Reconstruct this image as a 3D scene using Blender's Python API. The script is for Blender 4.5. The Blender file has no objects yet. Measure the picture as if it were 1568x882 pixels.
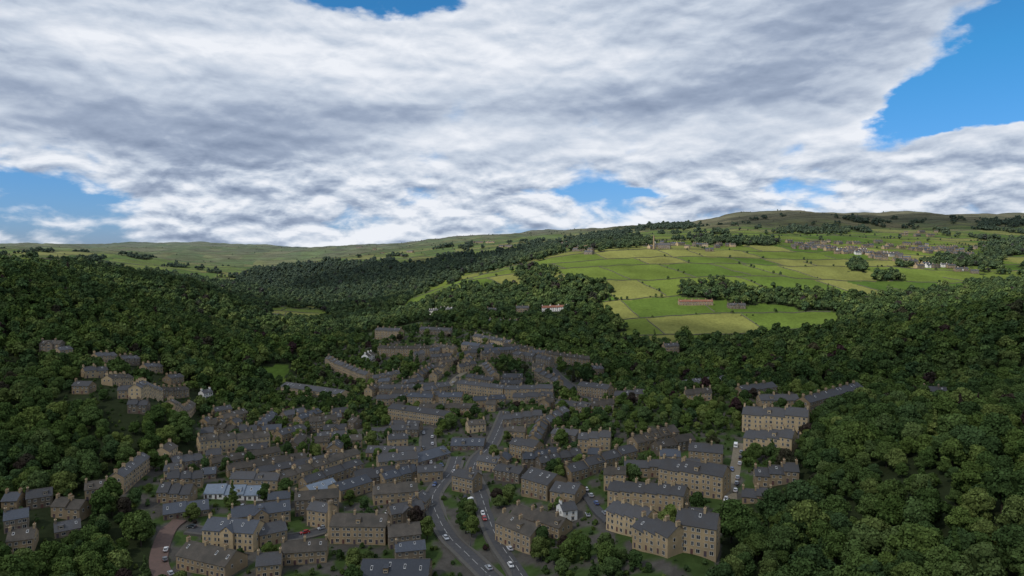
import bpy, math, random, time, bmesh, mathutils
import numpy as np
T0=time.time()
rng=np.random.default_rng(11); random.seed(5)
scene=bpy.context.scene
scene.view_settings.view_transform='Standard'; scene.view_settings.look='None'; scene.view_settings.exposure=0
F=1060.0; CX=784.0; CY=441.0; HC=120.0
PITCH=math.atan(51/1060)
SP,CP=math.sin(PITCH),math.cos(PITCH)
# ------------------------------------------------------------ camera
cd=bpy.data.cameras.new("camera"); cam=bpy.data.objects.new("camera",cd); scene.collection.objects.link(cam)
cam.location=(0,0,HC); cam.rotation_euler=(math.pi/2-PITCH,0,0)
cd.sensor_width=36; cd.lens=F/1568*36; cd.clip_start=1; cd.clip_end=30000; scene.camera=cam
def ray(px,py):
    a=(px-CX)/F; b=-(py-CY)/F
    d=np.array([a, CP+b*SP, -SP+b*CP]); return d/d[1]
def proj(x,y,z):
    dz=z-HC
    f=y*CP-dz*SP; u=y*SP+dz*CP
    f=np.maximum(f,1e-3)
    return CX+F*x/f, CY-F*u/f
# ------------------------------------------------------------ terrain height
CPTS=[
(784,882,262,0),(400,882,262,0),(200,882,262,2),(0,860,265,0),(30,800,290,0),(0,740,330,8),(0,640,400,8),(0,540,520,8),(0,460,640,9),(0,402,760,15),
(784,700,400,0),(500,700,400,0),(300,700,395,0),(640,640,490,0),(480,600,600,0),(784,605,540,0),(900,740,330,0),(1060,850,235,0),(1060,765,300,0),
(1190,693,350,0),(1190,662,390,0),(1080,600,470,0),(1280,622,440,0),(1430,618,450,0),(980,605,510,0),(620,540,720,0),(640,508,790,0),(750,530,700,0),
(850,560,620,0),(550,580,640,0),(430,600,610,0),(150,578,480,0),(240,610,440,0),(80,540,540,0),(300,640,470,6),(200,755,330,0),(350,560,640,8),
(250,500,700,10),(120,470,680,10),(130,422,860,13),(250,424,1100,13),(320,430,1150,13),(370,462,1150,11),(410,477,1300,0),(450,486,1250,0),(410,572,660,0),
(400,520,950,5),(500,520,930,5),(480,462,1650,8),(120,402,1500,0),(150,388,2600,0),(0,380,3200,0),(300,371,4600,0),(220,373,4500,0),(60,375,4200,0),(150,378,4200,0),(430,381,5000,0),
(385,412,3000,0),(395,436,1900,8),(340,400,3200,0),(490,384,5000,0),(560,387,3300,0),(640,378,3000,0),(700,370,3300,0),(760,358,3900,0),(830,355,4000,0),(930,352,3500,0),
(610,394,2500,0),(520,397,2500,0),(600,410,2150,10),(550,442,1850,9),(450,418,2300,10),(420,450,2000,9),(600,474,1250,9),(690,430,1280,7),(780,412,1330,0),
(850,392,1500,0),(560,494,1080,9),(700,472,1000,9),(800,457,1050,9),(900,482,920,9),(900,430,1130,0),(900,545,720,7),(1000,508,850,0),(1000,563,640,8),
(1100,563,610,8),(1150,512,840,6),(1250,500,880,0),(1060,465,1000,0),(1000,430,1150,0),(1000,385,1450,0),(1200,430,1150,0),(1200,467,980,8),(1200,388,1500,0),
(1350,445,1150,0),(1450,435,1250,0),(1400,402,1450,0),(1550,400,1500,0),(1350,472,950,8),(1300,374,1750,0),(1550,372,1900,0),(1000,370,1750,0),(860,380,1750,6),
(1160,325,3000,0),(1060,342,2800,0),(1350,327,3200,0),(1568,330,3200,0),(1160,350,2200,0),(1400,352,2300,0),(1568,352,2300,0),
(1568,462,620,11),(1568,560,490,10),(1450,480,700,10),(1350,512,700,10),(1230,562,600,8),(1400,572,520,8),(1500,625,310,10),(1300,665,310,10),(1200,760,270,9),
(1150,860,225,9),(1400,882,180,9),(1568,882,165,9),(1568,700,240,9)]
raw=[]
for px,py,D,o in CPTS:
    d=ray(px,py); raw.append((d[0]*D,D,HC+d[2]*D-o))
def rp(px,D,z): raw.append(((px-CX)/F*D,D,z))
for a in [(650,1700,20),(-500,400,60),(-500,800,115),(-500,1600,120),(-500,3000,150),(2100,200,60),(2100,420,75),(2100,800,110),(2100,1500,130),(2100,3200,300),
          (784,60,5),(300,60,5),(0,60,15),(1400,60,40),(-600,60,40),(2200,60,70),(-500,8500,160),(300,8500,150),(784,8500,180),(1300,8500,260),(2100,8500,260),
          (1200,4500,300),(900,5000,240),(1500,4500,300),(250,6500,170)]: rp(*a)
for a in [(-100,-120,5),(200,-120,25),(-350,-120,30)]: raw.append(a)
raw=np.array(raw)
def UV(x,y): return x/(y+200.0), np.log(y+200.0)
cu,cv=UV(raw[:,0],raw[:,1]); cz=raw[:,2]
def phi(r2): return np.sqrt(r2+0.0009)
n=len(cz); A=np.zeros((n+3,n+3))
A[:n,:n]=phi((cu[:,None]-cu)**2+(cv[:,None]-cv)**2)
A[:n,:n]-=np.eye(n)*0.004
A[:n,n]=1;A[:n,n+1]=cu;A[:n,n+2]=cv;A[n,:n]=1;A[n+1,:n]=cu;A[n+2,:n]=cv
w=np.linalg.solve(A,np.concatenate([cz,[0,0,0]]))
Ug=np.concatenate([np.linspace(-2.2,-0.77,70)[:-1],np.linspace(-0.77,0.77,900),np.linspace(0.77,2.2,70)[1:]])
Vg=np.linspace(math.log(70),math.log(9700),800)
NU,NV=len(Ug),len(Vg)
UU,VV=np.meshgrid(Ug,Vg)
Z=np.full(UU.shape,w[n])+w[n+1]*UU+w[n+2]*VV
for i in range(n): Z+=w[i]*phi((UU-cu[i])**2+(VV-cv[i])**2)
YY=np.exp(VV)-200; XX=UU*(YY+200)
rs=np.random.default_rng(3)
def fbm(x,y,L,seed,n=10):
    r=np.random.default_rng(seed); o=np.zeros_like(x,dtype=float)
    for i in range(n):
        a=r.uniform(0,6.28); k=2*math.pi/(L*r.uniform(.35,1.4)); o+=np.sin((x*math.cos(a)+y*math.sin(a))*k+r.uniform(0,6.28))
    return o/math.sqrt(n/2)/1.5
far=np.clip((YY-900)/2500,0,1)
Z+=far*(8*fbm(XX,YY,520,1)+2.5*fbm(XX,YY,120,2))+np.clip(YY/900,0.15,1)*0.6*fbm(XX,YY,50,4)
def hgt(x,y):
    x=np.asarray(x,float);y=np.asarray(y,float)
    u,v=UV(x,np.maximum(y,-129))
    i=np.clip(np.searchsorted(Ug,u)-1,0,NU-2); fv=(v-Vg[0])/(Vg[1]-Vg[0]); j=np.clip(fv.astype(int),0,NV-2)
    fu=np.clip((u-Ug[i])/(Ug[i+1]-Ug[i]),0,1); ft=np.clip(fv-j,0,1)
    return (Z[j,i]*(1-fu)+Z[j,i+1]*fu)*(1-ft)+(Z[j+1,i]*(1-fu)+Z[j+1,i+1]*fu)*ft
DS=np.exp(np.linspace(math.log(110),math.log(6000),1500))
def gp(px,py):
    d=ray(px,py); z=HC+d[2]*DS; g=hgt(d[0]*DS,DS); k=np.argmax(z<g)
    if z[k]>=g[k]: k=len(DS)-1
    D=DS[k]; return d[0]*D,D,float(hgt(d[0]*D,D))
def inpoly(px,py,P):
    r=np.zeros(px.shape,bool); m=len(P)
    for i in range(m):
        x1,y1=P[i];x2,y2=P[(i+1)%m]
        if y1==y2: continue
        c=((y1>py)!=(y2>py))&(px<(x2-x1)*(py-y1)/(y2-y1)+x1); r^=c
    return r
FIELD=[([(695,424),(760,411),(850,394),(935,382),(1120,380),(1180,388),(1275,390),(1290,380),(1420,388),(1500,425),(1470,446),(1370,454),(1270,454),(1200,446),(1140,445),(1110,464),(1180,468),(1290,480),(1290,500),(1190,516),(1010,525),(955,517),(940,482),(905,473),(935,450),(925,432),(850,430),(800,443),(695,438)],800,1700),
 ([(385,572),(400,560),(440,557),(440,586),(390,586)],500,900),([(408,474),(490,480),(500,493),(425,493)],1000,1700)]
FOREST=[([(365,425),(400,410),(470,397),(520,401),(620,405),(700,399),(760,391),(840,378),(860,385),(780,402),(690,426),(640,450),(600,480),(540,500),(480,470),(430,470),(370,480)],1200,2450),
 ([(225,393),(400,402),(420,470),(225,470)],1000,1900),([(790,414),(850,410),(852,428),(800,442)],1000,1700),([(690,397),(850,374),(850,390),(700,424)],1250,2400),
 ([(1040,437),(1105,432),(1140,448),(1110,462),(1045,452)],950,1400),([(1300,400),(1320,400),(1322,416),(1300,416)],1200,1600),([(1340,422),(1375,420),(1378,432),(1342,432)],1100,1500),
 ([(1370,402),(1530,392),(1535,412),(1480,408),(1375,410)],1300,1700),([(1500,376),(1568,370),(1600,392),(1510,392)],1300,2100),([(870,364),(1000,370),(1000,376),(880,384)],1400,1900),
 ([(1060,366),(1190,370),(1190,377),(1060,373)],1500,1900),([(940,346),(1060,343),(1060,350),(940,351)],1800,3200),([(860,370),(960,354),(960,362),(880,378)],1500,2600),
 ([(1200,352),(1300,353),(1300,358),(1190,357)],1900,2600),([(1500,340),(1568,342),(1568,347),(1500,345)],2100,3000)]
TOWN=[(500,545),(575,490),(700,496),(790,520),(860,560),(900,590),(1040,580),(1130,570),(1330,600),(1240,640),(1215,690),(1150,770),(1105,800),(1100,980),(240,980),(230,800),(180,755),(200,700),(300,700),(300,655),(430,590)]
CLUMPS=[(565,645,30,28,.9),(735,700,30,14,.8),(900,665,50,26,.8),(725,805,18,30,.9),(770,575,35,20,.7),(600,570,60,14,.7),(700,640,40,16,.5),(450,760,35,14,.7),(545,775,30,12,.7),(1000,640,60,16,.8),(1090,640,25,20,.8),(980,720,30,10,.7),(870,850,60,26,.8),(940,870,40,20,.9),(180,820,50,60,.95),(400,850,16,12,.7),(640,760,20,16,.7),(1170,720,30,25,.9),(1100,690,15,12,.6),(60,860,60,30,.9),(520,855,16,10,.7),(660,730,25,12,.6),(800,600,30,8,.6),(1000,595,110,20,.8),(400,640,60,22,.75),(470,700,20,6,.5),(330,735,20,8,.5),(760,620,20,8,.6)]
def region(x,y,z):
    px,py=proj(x,y,z); r=np.where(y<1230,0,3)
    jx=px+6*fbm(x,y,60,21); jy=py+2.5*fbm(x,y,60,22)
    r[(px<235)&(py<409)&(y>1100)]=3
    for P,a,b in FIELD: r[inpoly(jx,jy,P)&(y>a)&(y<b)]=1
    for P,a,b in FOREST: r[inpoly(jx,jy,P)&(y>a)&(y<b)]=0
    r[inpoly(px,py,TOWN)&(y<1000)]=2
    cl=fbm(x,y,240,31)+0.6*fbm(x,y,90,32)
    r[(r==3)&(y<2700)&(cl>1.12+.5*((px>1180)&(px<1500)&(py>360)))]=0
    return r
sb=np.cumsum(rs.uniform(60,130,140))-200
def pw(x,y): return y+22*np.sin(x/190+.7)+9*np.sin(x/67)-0.10*x
def ipw(b,x): return b-22*np.sin(x/190+.7)-9*np.sin(x/67)+0.10*x
def qg(y): return 0.22*y+14*np.sin(y/95)
qb=[np.cumsum(rs.uniform(50,190,80))-4500 for _ in range(141)]
fcol=rs.random((141,91,2))
def cells(x,y):
    s=np.clip(np.searchsorted(sb,pw(x,y)),0,140); q=x+qg(y); c=np.zeros(x.shape,int)
    for k in np.unique(s):
        m=s==k; c[m]=np.searchsorted(qb[k],q[m])
    c=np.clip(c,0,90); return fcol[s,c,0],fcol[s,c,1]
REG=region(XX,YY,Z); c1,c2=cells(XX,YY)
col=np.zeros(XX.shape+(3,))
def mixc(a,b,t): return np.array(a)*(1-t[...,None])+np.array(b)*t[...,None]
grass=mixc((.052,.094,.016),(.110,.142,.028),c1); hay=mixc((.098,.128,.028),(.150,.155,.045),c2)
field=np.where((c2>.72)[...,None],hay,grass)
moor=mixc((.062,.066,.028),(.115,.10,.05),np.clip(.5+.5*fbm(XX,YY,500,41),0,1))
hi=np.clip((Z-190)/50+0.4*fbm(XX,YY,200,42),0,1)*(YY>1800)
up=field*.9*(1-hi[...,None])+moor*hi[...,None]
lm=np.clip((YY-2600)/800,0,1)*np.clip(.5+.9*fbm(XX,YY,420,43),0,1)*np.clip(-UU*8,0,1)
up=up*(1-lm[...,None]*.75)+moor*lm[...,None]*.75
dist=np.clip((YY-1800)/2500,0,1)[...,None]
up=up*(1-dist*.65)+np.array((.095,.115,.110))*dist*.65  # aerial haze painted into the upland colour, stronger with distance
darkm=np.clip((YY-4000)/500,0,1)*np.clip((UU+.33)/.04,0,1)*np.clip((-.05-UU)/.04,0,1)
up=up*(1-darkm[...,None]*.7)+np.array((.040,.062,.092))*darkm[...,None]*.7  # blue haze of the farthest ridge, put into its ground colour
col[:]=np.array((.022,.030,.013))
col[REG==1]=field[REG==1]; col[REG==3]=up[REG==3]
tn=np.clip(.5+.6*fbm(XX,YY,16,51)+.4*fbm(XX,YY,50,52),0,1)
tw=mixc((.075,.070,.062),(.042,.068,.020),np.clip((tn-.35)*4,0,1))
col[REG==2]=tw[REG==2]
me=bpy.data.meshes.new("ground")
co=np.stack([XX,YY,Z],-1).reshape(-1,3).astype(np.float32)
ii=(np.arange(NV-1)[:,None]*NU+np.arange(NU-1)[None]).ravel()
fc=np.stack([ii,ii+1,ii+1+NU,ii+NU],-1).astype(np.int32)
me.vertices.add(len(co)); me.vertices.foreach_set("co",co.ravel())
me.loops.add(fc.size); me.loops.foreach_set("vertex_index",fc.ravel())
me.polygons.add(len(fc)); me.polygons.foreach_set("loop_start",np.arange(0,fc.size,4,dtype=np.int32)); me.polygons.foreach_set("use_smooth",np.ones(len(fc),bool))
me.update(calc_edges=True)
at=me.color_attributes.new("Col",'FLOAT_COLOR','POINT')
at.data.foreach_set("color",np.concatenate([col.reshape(-1,3),np.ones((len(co),1))],1).astype(np.float32).ravel())
ground=bpy.data.objects.new("ground",me); scene.collection.objects.link(ground)
# ------------------------------------------------------------ material helpers
class G:
    def __init__(s,nt): s.nt=nt; nt.nodes.clear()
    def n(s,t,**k):
        x=s.nt.nodes.new(t)
        for a,b in k.items(): setattr(x,a,b)
        return x
    def set(s,inp,v):
        if isinstance(v,bpy.types.NodeSocket): s.nt.links.new(v,inp)
        else: inp.default_value=v
    def m(s,op,a,b=None,c=None,clamp=False):
        x=s.n("ShaderNodeMath",operation=op,use_clamp=clamp); s.set(x.inputs[0],a)
        if b is not None: s.set(x.inputs[1],b)
        if c is not None: s.set(x.inputs[2],c)
        return x.outputs[0]
    def comb(s,x,y,z):
        c=s.n("ShaderNodeCombineXYZ"); s.set(c.inputs[0],x);s.set(c.inputs[1],y);s.set(c.inputs[2],z); return c.outputs[0]
    def noise(s,vec,scale,detail=4,rough=.5,dist=0):
        x=s.n("ShaderNodeTexNoise"); 
        if vec is not None: s.set(x.inputs["Vector"],vec)
        x.inputs["Scale"].default_value=scale;x.inputs["Detail"].default_value=detail;x.inputs["Roughness"].default_value=rough;x.inputs["Distortion"].default_value=dist
        return x.outputs["Fac"]
    def ramp(s,f,pts,interp='LINEAR'):
        r=s.n("ShaderNodeValToRGB"); r.color_ramp.interpolation=interp
        e=r.color_ramp.elements
        while len(e)<len(pts): e.new(.5)
        for k,(p,c) in enumerate(pts): e[k].position=p; e[k].color=(*c,1) if len(c)==3 else c
        s.set(r.inputs[0],f); return r.outputs[0]
    def mix(s,f,a,b,bt='MIX'):
        x=s.n("ShaderNodeMix",data_type='RGBA',blend_type=bt); s.set(x.inputs[0],f)
        for i,v in ((6,a),(7,b)):
            if isinstance(v,tuple) and len(v)==3: v=(*v,1)
            s.set(x.inputs[i],v)
        return x.outputs[2]
    def mr(s,v,a,b,c,d,smooth=False):
        x=s.n("ShaderNodeMapRange"); 
        if smooth: x.interpolation_type='SMOOTHSTEP'
        for i,q in enumerate((v,a,b,c,d)): s.set(x.inputs[i],q)
        return x.outputs[0]
def newmat(name):
    m=bpy.data.materials.new(name); m.use_nodes=True; return m,G(m.node_tree)
def finish(g,colr,rough=.9,spec=.2,bump=None,bs=.3,bd=.05,metal=0):
    p=g.n("ShaderNodeBsdfPrincipled"); g.set(p.inputs["Base Color"],(*colr,1) if isinstance(colr,tuple) and len(colr)==3 else colr)
    g.set(p.inputs["Roughness"],rough); p.inputs["Specular IOR Level"].default_value=spec; p.inputs["Metallic"].default_value=metal
    if bump is not None:
        b=g.n("ShaderNodeBump"); b.inputs["Strength"].default_value=bs;b.inputs["Distance"].default_value=bd; g.set(b.inputs["Height"],bump); g.nt.links.new(b.outputs[0],p.inputs["Normal"])
    o=g.n("ShaderNodeOutputMaterial"); g.nt.links.new(p.outputs[0],o.inputs[0])
def simple(name,c1,c2,sc=1.0,rough=.9,spec=.15,big=None):
    m,g=newmat(name); tc=g.n("ShaderNodeTexCoord"); v=tc.outputs["Object"]
    f=g.noise(v,sc,5,.6); c=g.mix(g.mr(f,.3,.7,0,1),c1,c2)
    if big:
        f2=g.noise(v,sc*.15,3,.5); c=g.mix(g.mr(f2,.35,.65,0,1),c,big)
    oi=g.n("ShaderNodeObjectInfo"); vm=g.n("ShaderNodeVectorMath",operation='SCALE'); g.set(vm.inputs[0],c); g.set(vm.inputs[3],g.mr(oi.outputs["Random"],0,1,.70,1.22) if big else 1.0)
    finish(g,vm.outputs[0],rough,spec,f,.4,.03); return m
m,g=newmat("ground_grass"); a=g.n("ShaderNodeAttribute",attribute_name="Col"); geo=g.n("ShaderNodeNewGeometry"); P=geo.outputs["Position"]
f1=g.noise(P,.012,6,.6);f2=g.noise(P,.25,5,.65)
k=g.m('MULTIPLY',g.mr(f1,.3,.7,.72,1.25),g.mr(f2,.25,.75,.7,1.3))
vm=g.n("ShaderNodeVectorMath",operation='SCALE'); g.set(vm.inputs[0],a.outputs["Color"]); g.set(vm.inputs[3],k)
finish(g,vm.outputs[0],1,.05,f2,.6,.8); me.materials.append(m)
# ------------------------------------------------------------ occupancy
OX0,OY0,OR=-1100,80,2.0; OW,OH=1300,950
occ=np.zeros((OH,OW),bool); occf=np.zeros((OH,OW),bool)
def mark(arr,cx,cy,ang,lx0,lx1,ly0,ly1):
    r=max(abs(lx0),abs(lx1))+max(abs(ly0),abs(ly1))+3
    i0=max(int((cx-r-OX0)/OR),0);i1=min(int((cx+r-OX0)/OR)+1,OW);j0=max(int((cy-r-OY0)/OR),0);j1=min(int((cy+r-OY0)/OR)+1,OH)
    if i0>=i1 or j0>=j1: return
    xs=OX0+(np.arange(i0,i1)+.5)*OR-cx; ys=OY0+(np.arange(j0,j1)+.5)*OR-cy; X,Y=np.meshgrid(xs,ys)
    c,s=math.cos(ang),math.sin(ang); lx=X*c+Y*s; ly=-X*s+Y*c
    arr[j0:j1,i0:i1]|=(lx>lx0)&(lx<lx1)&(ly>ly0)&(ly<ly1)
def occd(arr,x,y):
    i=((x-OX0)/OR).astype(int);j=((y-OY0)/OR).astype(int); ok=(i>=0)&(i<OW)&(j>=0)&(j<OH)
    r=np.zeros(x.shape,bool); r[ok]=arr[j[ok],i[ok]]; return r
# ------------------------------------------------------------ building materials
STONE=[simple("gritstone_warm",(.38,.275,.16),(.25,.19,.115),.9,big=(.21,.165,.11)),simple("gritstone_honey",(.52,.385,.22),(.36,.275,.165),.9,big=(.31,.24,.15)),
       simple("gritstone_sooty",(.23,.18,.125),(.145,.12,.09),.9,big=(.125,.105,.082)),simple("render_white",(.72,.71,.67),(.62,.61,.58),.7)]
SLATE=[simple("slate_grey",(.042,.044,.050),(.072,.074,.079),1.6,.65,.3,big=(.056,.054,.054)),simple("slate_blue",(.040,.047,.060),(.066,.075,.092),1.6,.6,.3,big=(.05,.057,.07)),
       simple("stone_slate_brown",(.064,.055,.046),(.098,.086,.072),1.6,.8,.2,big=(.053,.049,.042)),simple("roof_red_tile",(.20,.085,.055),(.14,.07,.05),1.6,.8),simple("roof_sheet_pale",(.16,.20,.25),(.12,.15,.19),.6,.5,.4)]
STRIM=simple("stone_trim",(.40,.32,.20),(.29,.235,.155),2); FRAME=simple("window_frame_white",(.75,.75,.73),(.6,.6,.58),3,.5); RIDGE=simple("ridge_tile",(.12,.105,.09),(.085,.075,.065),2)
m,g=newmat("window_glass"); tc=g.n("ShaderNodeTexCoord"); f=g.noise(tc.outputs["Object"],.7,2); finish(g,g.mix(g.mr(f,.4,.6,0,1),(.012,.014,.018),(.045,.05,.055)),.12,.6); GLASS=m
DOOR=simple("door_paint",(.05,.07,.10),(.12,.05,.04),.25,.5); POT=simple("chimney_pot",(.30,.17,.10),(.22,.13,.08),3)
class MB:
    def __init__(s): s.v=[];s.f=[];s.m=[];s.mats=[]
    def mi(s,m):
        if m not in s.mats: s.mats.append(m)
        return s.mats.index(m)
    def quad(s,pts,m): b=len(s.v); s.v+=pts; s.f.append(tuple(range(b,b+len(pts)))); s.m.append(s.mi(m))
    def box(s,x0,x1,y0,y1,z0,z1,m,bottom=False,tx=0,ty=0):
        b=len(s.v); s.v+=[(x0,y0,z0),(x1,y0,z0),(x1,y1,z0),(x0,y1,z0),(x0+tx,y0+ty,z1),(x1-tx,y0+ty,z1),(x1-tx,y1-ty,z1),(x0+tx,y1-ty,z1)]
        fs=[(0,1,5,4),(1,2,6,5),(2,3,7,6),(3,0,4,7),(4,5,6,7)]
        if bottom: fs.append((3,2,1,0))
        k=s.mi(m)
        for q in fs: s.f.append(tuple(b+i for i in q)); s.m.append(k)
    def slab(s,a,t,m):
        pts=a; b=len(s.v); s.v+=pts+[(p[0],p[1],p[2]-t) for p in pts]; k=s.mi(m)
        for q in [(0,1,2,3),(7,6,5,4),(0,4,5,1),(1,5,6,2),(2,6,7,3),(3,7,4,0)]: s.f.append(tuple(b+i for i in q)); s.m.append(k)
    def mesh(s,name):
        me=bpy.data.meshes.new(name); me.from_pydata(s.v,[],s.f)
        for m in s.mats: me.materials.append(m)
        me.polygons.foreach_set("material_index",np.array(s.m,dtype=np.int32)); me.update(); return me
    def obj(s,name,loc=(0,0,0),rz=0):
        o=bpy.data.objects.new(name,s.mesh(name)); o.location=loc;o.rotation_euler=(0,0,rz); scene.collection.objects.link(o); return o
SH=2.5
def window(b,x,z,w,h,face,y):
    s=face; e=lambda d:y+s*d
    def bx(x0,x1,d,z0,z1,m): b.box(x0,x1,min(y,e(d)),max(y,e(d)),z0,z1,m,True)
    bx(x-w/2-.12,x+w/2+.12,.10,z-.16,z,STRIM); bx(x-w/2-.12,x+w/2+.12,.07,z+h,z+h+.22,STRIM)
    bx(x-w/2,x+w/2,.03,z,z+h,FRAME)
    def q(x0,x1,z0,z1):
        p=[(x0,e(.045),z0),(x1,e(.045),z0),(x1,e(.045),z1),(x0,e(.045),z1)]
        b.quad(p if s<0 else p[::-1],GLASS)
    q(x-w/2+.07,x-.03,z+.07,z+h-.07); q(x+.03,x+w/2-.07,z+.07,z+h-.07)
def segment(b,x0,x1,W,ns,z0,zb,wm,rm,rnd,o):
    Hh=ns*SH+.2; rise=W*.5*o.get('pitch',.66); L=x1-x0; yr=W/2
    zt=z0+Hh; wl=[(x0,0),(x1,0),(x1,W),(x0,W)]
    for i in range(4):
        a=wl[i];c=wl[(i+1)%4]
        b.quad([(a[0],a[1],zb),(c[0],c[1],zb),(c[0],c[1],zt),(a[0],a[1],zt)],wm)
    b.quad([(x1,0,zt),(x1,W,zt),(x1,yr,zt+rise)],wm); b.quad([(x0,W,zt),(x0,0,zt),(x0,yr,zt+rise)],wm)
    ov=.35; k=rise/yr; g=.22
    b.slab([(x0-g,-ov,zt-ov*k+.15),(x1+g,-ov,zt-ov*k+.15),(x1+g,yr,zt+rise+.15),(x0-g,yr,zt+rise+.15)],.14,rm)
    b.slab([(x1+g,W+ov,zt-ov*k+.15),(x0-g,W+ov,zt-ov*k+.15),(x0-g,yr,zt+rise+.15),(x1+g,yr,zt+rise+.15)],.14,rm)
    b.box(x0-g,x1+g,yr-.12,yr+.12,zt+rise+.10,zt+rise+.22,RIDGE,True)
    b.box(x0,x1,-.16,-.0,zt-.22,zt-.06,STRIM,True)
    nu=max(1,round(L/o.get('unit',5.0))); uw=L/nu
    for i in range(nu):
        ux=x0+i*uw
        for f,y in ((-1,0.0),(1,W)):
            for s in range(ns):
                zz=z0+.75+s*SH; hh=1.45 if s<ns-1 else 1.25
                if s==0:
                    dx=ux+uw*.22; b.box(dx-.45,dx+.45,min(y,y+f*.06),max(y,y+f*.06),z0+.05,z0+2.0,DOOR,True)
                    b.box(dx-.6,dx+.6,min(y,y+f*.10),max(y,y+f*.10),z0+2.0,z0+2.2,STRIM,True)
                    window(b,ux+uw*.68,zz,1.4,hh,f,y)
                elif rnd.random()<.55: window(b,ux+uw*.27,zz,.95,hh,f,y); window(b,ux+uw*.72,zz,1.05,hh,f,y)
                else: window(b,ux+uw*.30,zz,.95,hh,f,y); window(b,ux+uw*.70,zz,1.4,hh,f,y)
        if rnd.random()<o.get('sky',.4):
            t=rnd.uniform(.35,.6); sx=ux+uw*rnd.uniform(.3,.7); 
            for f in ((0,) if rnd.random()<.7 else (0,1)):
                yy=lambda q:(q*yr if f==0 else W-q*yr); zf=lambda q:zt+q*rise+.22
                P=[(sx-.4,yy(t),zf(t)),(sx+.4,yy(t),zf(t)),(sx+.4,yy(t+.25),zf(t+.25)),(sx-.4,yy(t+.25),zf(t+.25))]
                b.slab(P if f==0 else P[::-1],.08,FRAME)
                Q=[(P[0][0]+.07,yy(t+.02),zf(t+.02)+.01),(P[1][0]-.07,yy(t+.02),zf(t+.02)+.01),(P[1][0]-.07,yy(t+.23),zf(t+.23)+.01),(P[0][0]+.07,yy(t+.23),zf(t+.23)+.01)]
                b.quad(Q if f==0 else Q[::-1],GLASS)
        if rnd.random()<o.get('dorm',.10):
            dx=ux+uw*.5; zd=zt+.2*rise; b.box(dx-.9,dx+.9,.2*yr,.75*yr,zd,zt+.75*rise,wm); b.box(dx-1.05,dx+1.05,.2*yr-.15,.8*yr,zt+.75*rise,zt+.75*rise+.12,rm,True)
            window(b,dx,zd+.3,1.3,.8,-1,.2*yr)
    for xg,sg in ((x0,-1),(x1,1)):
        for s in range(1,ns):
            zz=z0+.75+s*SH
            for yy in ((yr*.6,yr*1.4) if W>7 else (yr,)):
                b.box(min(xg,xg+sg*.03),max(xg,xg+sg*.03),yy-.45,yy+.45,zz,zz+1.3,FRAME,True)
                p=[(xg+sg*.045,yy-.37,zz+.08),(xg+sg*.045,yy+.37,zz+.08),(xg+sg*.045,yy+.37,zz+1.22),(xg+sg*.045,yy-.37,zz+1.22)]
                b.quad(p if sg>0 else p[::-1],GLASS)
    if o.get('gab') and L>14:
        ng=max(1,int(L/14))
        for i in range(ng):
            gx=x0+(i+.5)*L/ng; gw=3.0; gr=gw*.8
            b.box(gx-gw,gx+gw,-1.0,.02,zb,zt,wm)
            b.quad([(gx-gw,-1.0,zt),(gx+gw,-1.0,zt),(gx,-1.0,zt+gr)],wm)
            yb=yr*.95
            b.slab([(gx-gw-.25,-1.3,zt-.05),(gx,-1.3,zt+gr+.15),(gx,yb,zt+gr+.15),(gx-gw-.25,yb,zt-.05)][::-1],.13,rm)
            b.slab([(gx+gw+.25,-1.3,zt-.05),(gx,-1.3,zt+gr+.15),(gx,yb,zt+gr+.15),(gx+gw+.25,yb,zt-.05)],.13,rm)
            for s in range(ns): window(b,gx,z0+.75+s*SH,2.0,1.4,-1,-1.0)
            window(b,gx,zt+.2,.9,1.1,-1,-1.0)
    if o.get('chim',1):
        js=list(range(0,nu+1,2)) if nu>2 else [0,nu][:1+(rnd.random()<.5)]
        for j in js:
            x=min(max(x0+j*uw,x0+.45),x1-.45); zc=zt+rise
            b.box(x-.4,x+.4,yr-.8,yr+.8,zc-.6,zc+1.3,wm); b.box(x-.47,x+.47,yr-.87,yr+.87,zc+1.3,zc+1.42,STRIM,True)
            for q in (-.5,0,.5): b.box(x-.12,x+.12,yr+q-.12,yr+q+.12,zc+1.42,zc+1.95,POT,tx=.03,ty=.03)
NB=0
def terraceW(name,a,c,W,ns,wm,rm,o):
    global NB; NB+=1; rnd=random.Random(NB*13+7)
    dx,dy=c[0]-a[0],c[1]-a[1]; L=math.hypot(dx,dy); ang=math.atan2(dy,dx); L=max(L,6)
    ca,sa=math.cos(ang),math.sin(ang)
    za,zc=float(hgt(a[0],a[1])),float(hgt(a[0]+ca*L,a[1]+sa*L)); sl=abs(za-zc)/L
    nseg=1 if sl<.035 or L<9 else max(1,round(L/(11 if sl<.1 else 6)))
    b=MB(); zs=[]
    for i in range(nseg):
        t=(i+.5)/nseg*L; q=[float(hgt(a[0]+ca*t-sa*w_,a[1]+sa*t+ca*w_)) for w_ in (0,W)]; zs.append(q[0]*.75+.25*max(q))
    z0=min(zs)
    if nseg==1 and 'gab' not in o and o.get('chim',1) and rnd.random()<.25: o=dict(o,gab=1)
    for i in range(nseg): segment(b,i*L/nseg,(i+1)*L/nseg,W,ns,zs[i]-z0,-6,STONE[wm],SLATE[rm],rnd,o)
    b.obj(name,(a[0],a[1],z0),ang)
    mark(occ,a[0],a[1],ang,-2,L+2,-3,W+3); mark(occf,a[0],a[1],ang,-4,L+4,-6,W+4)
    mx,my=(a[0]+a[0]+ca*L)/2,(a[1]*2+sa*L)/2; fl=min(34,my*.065)
    mark(occf,mx,my,0,-L*.45-2,L*.45+2,-fl,4)
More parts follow.
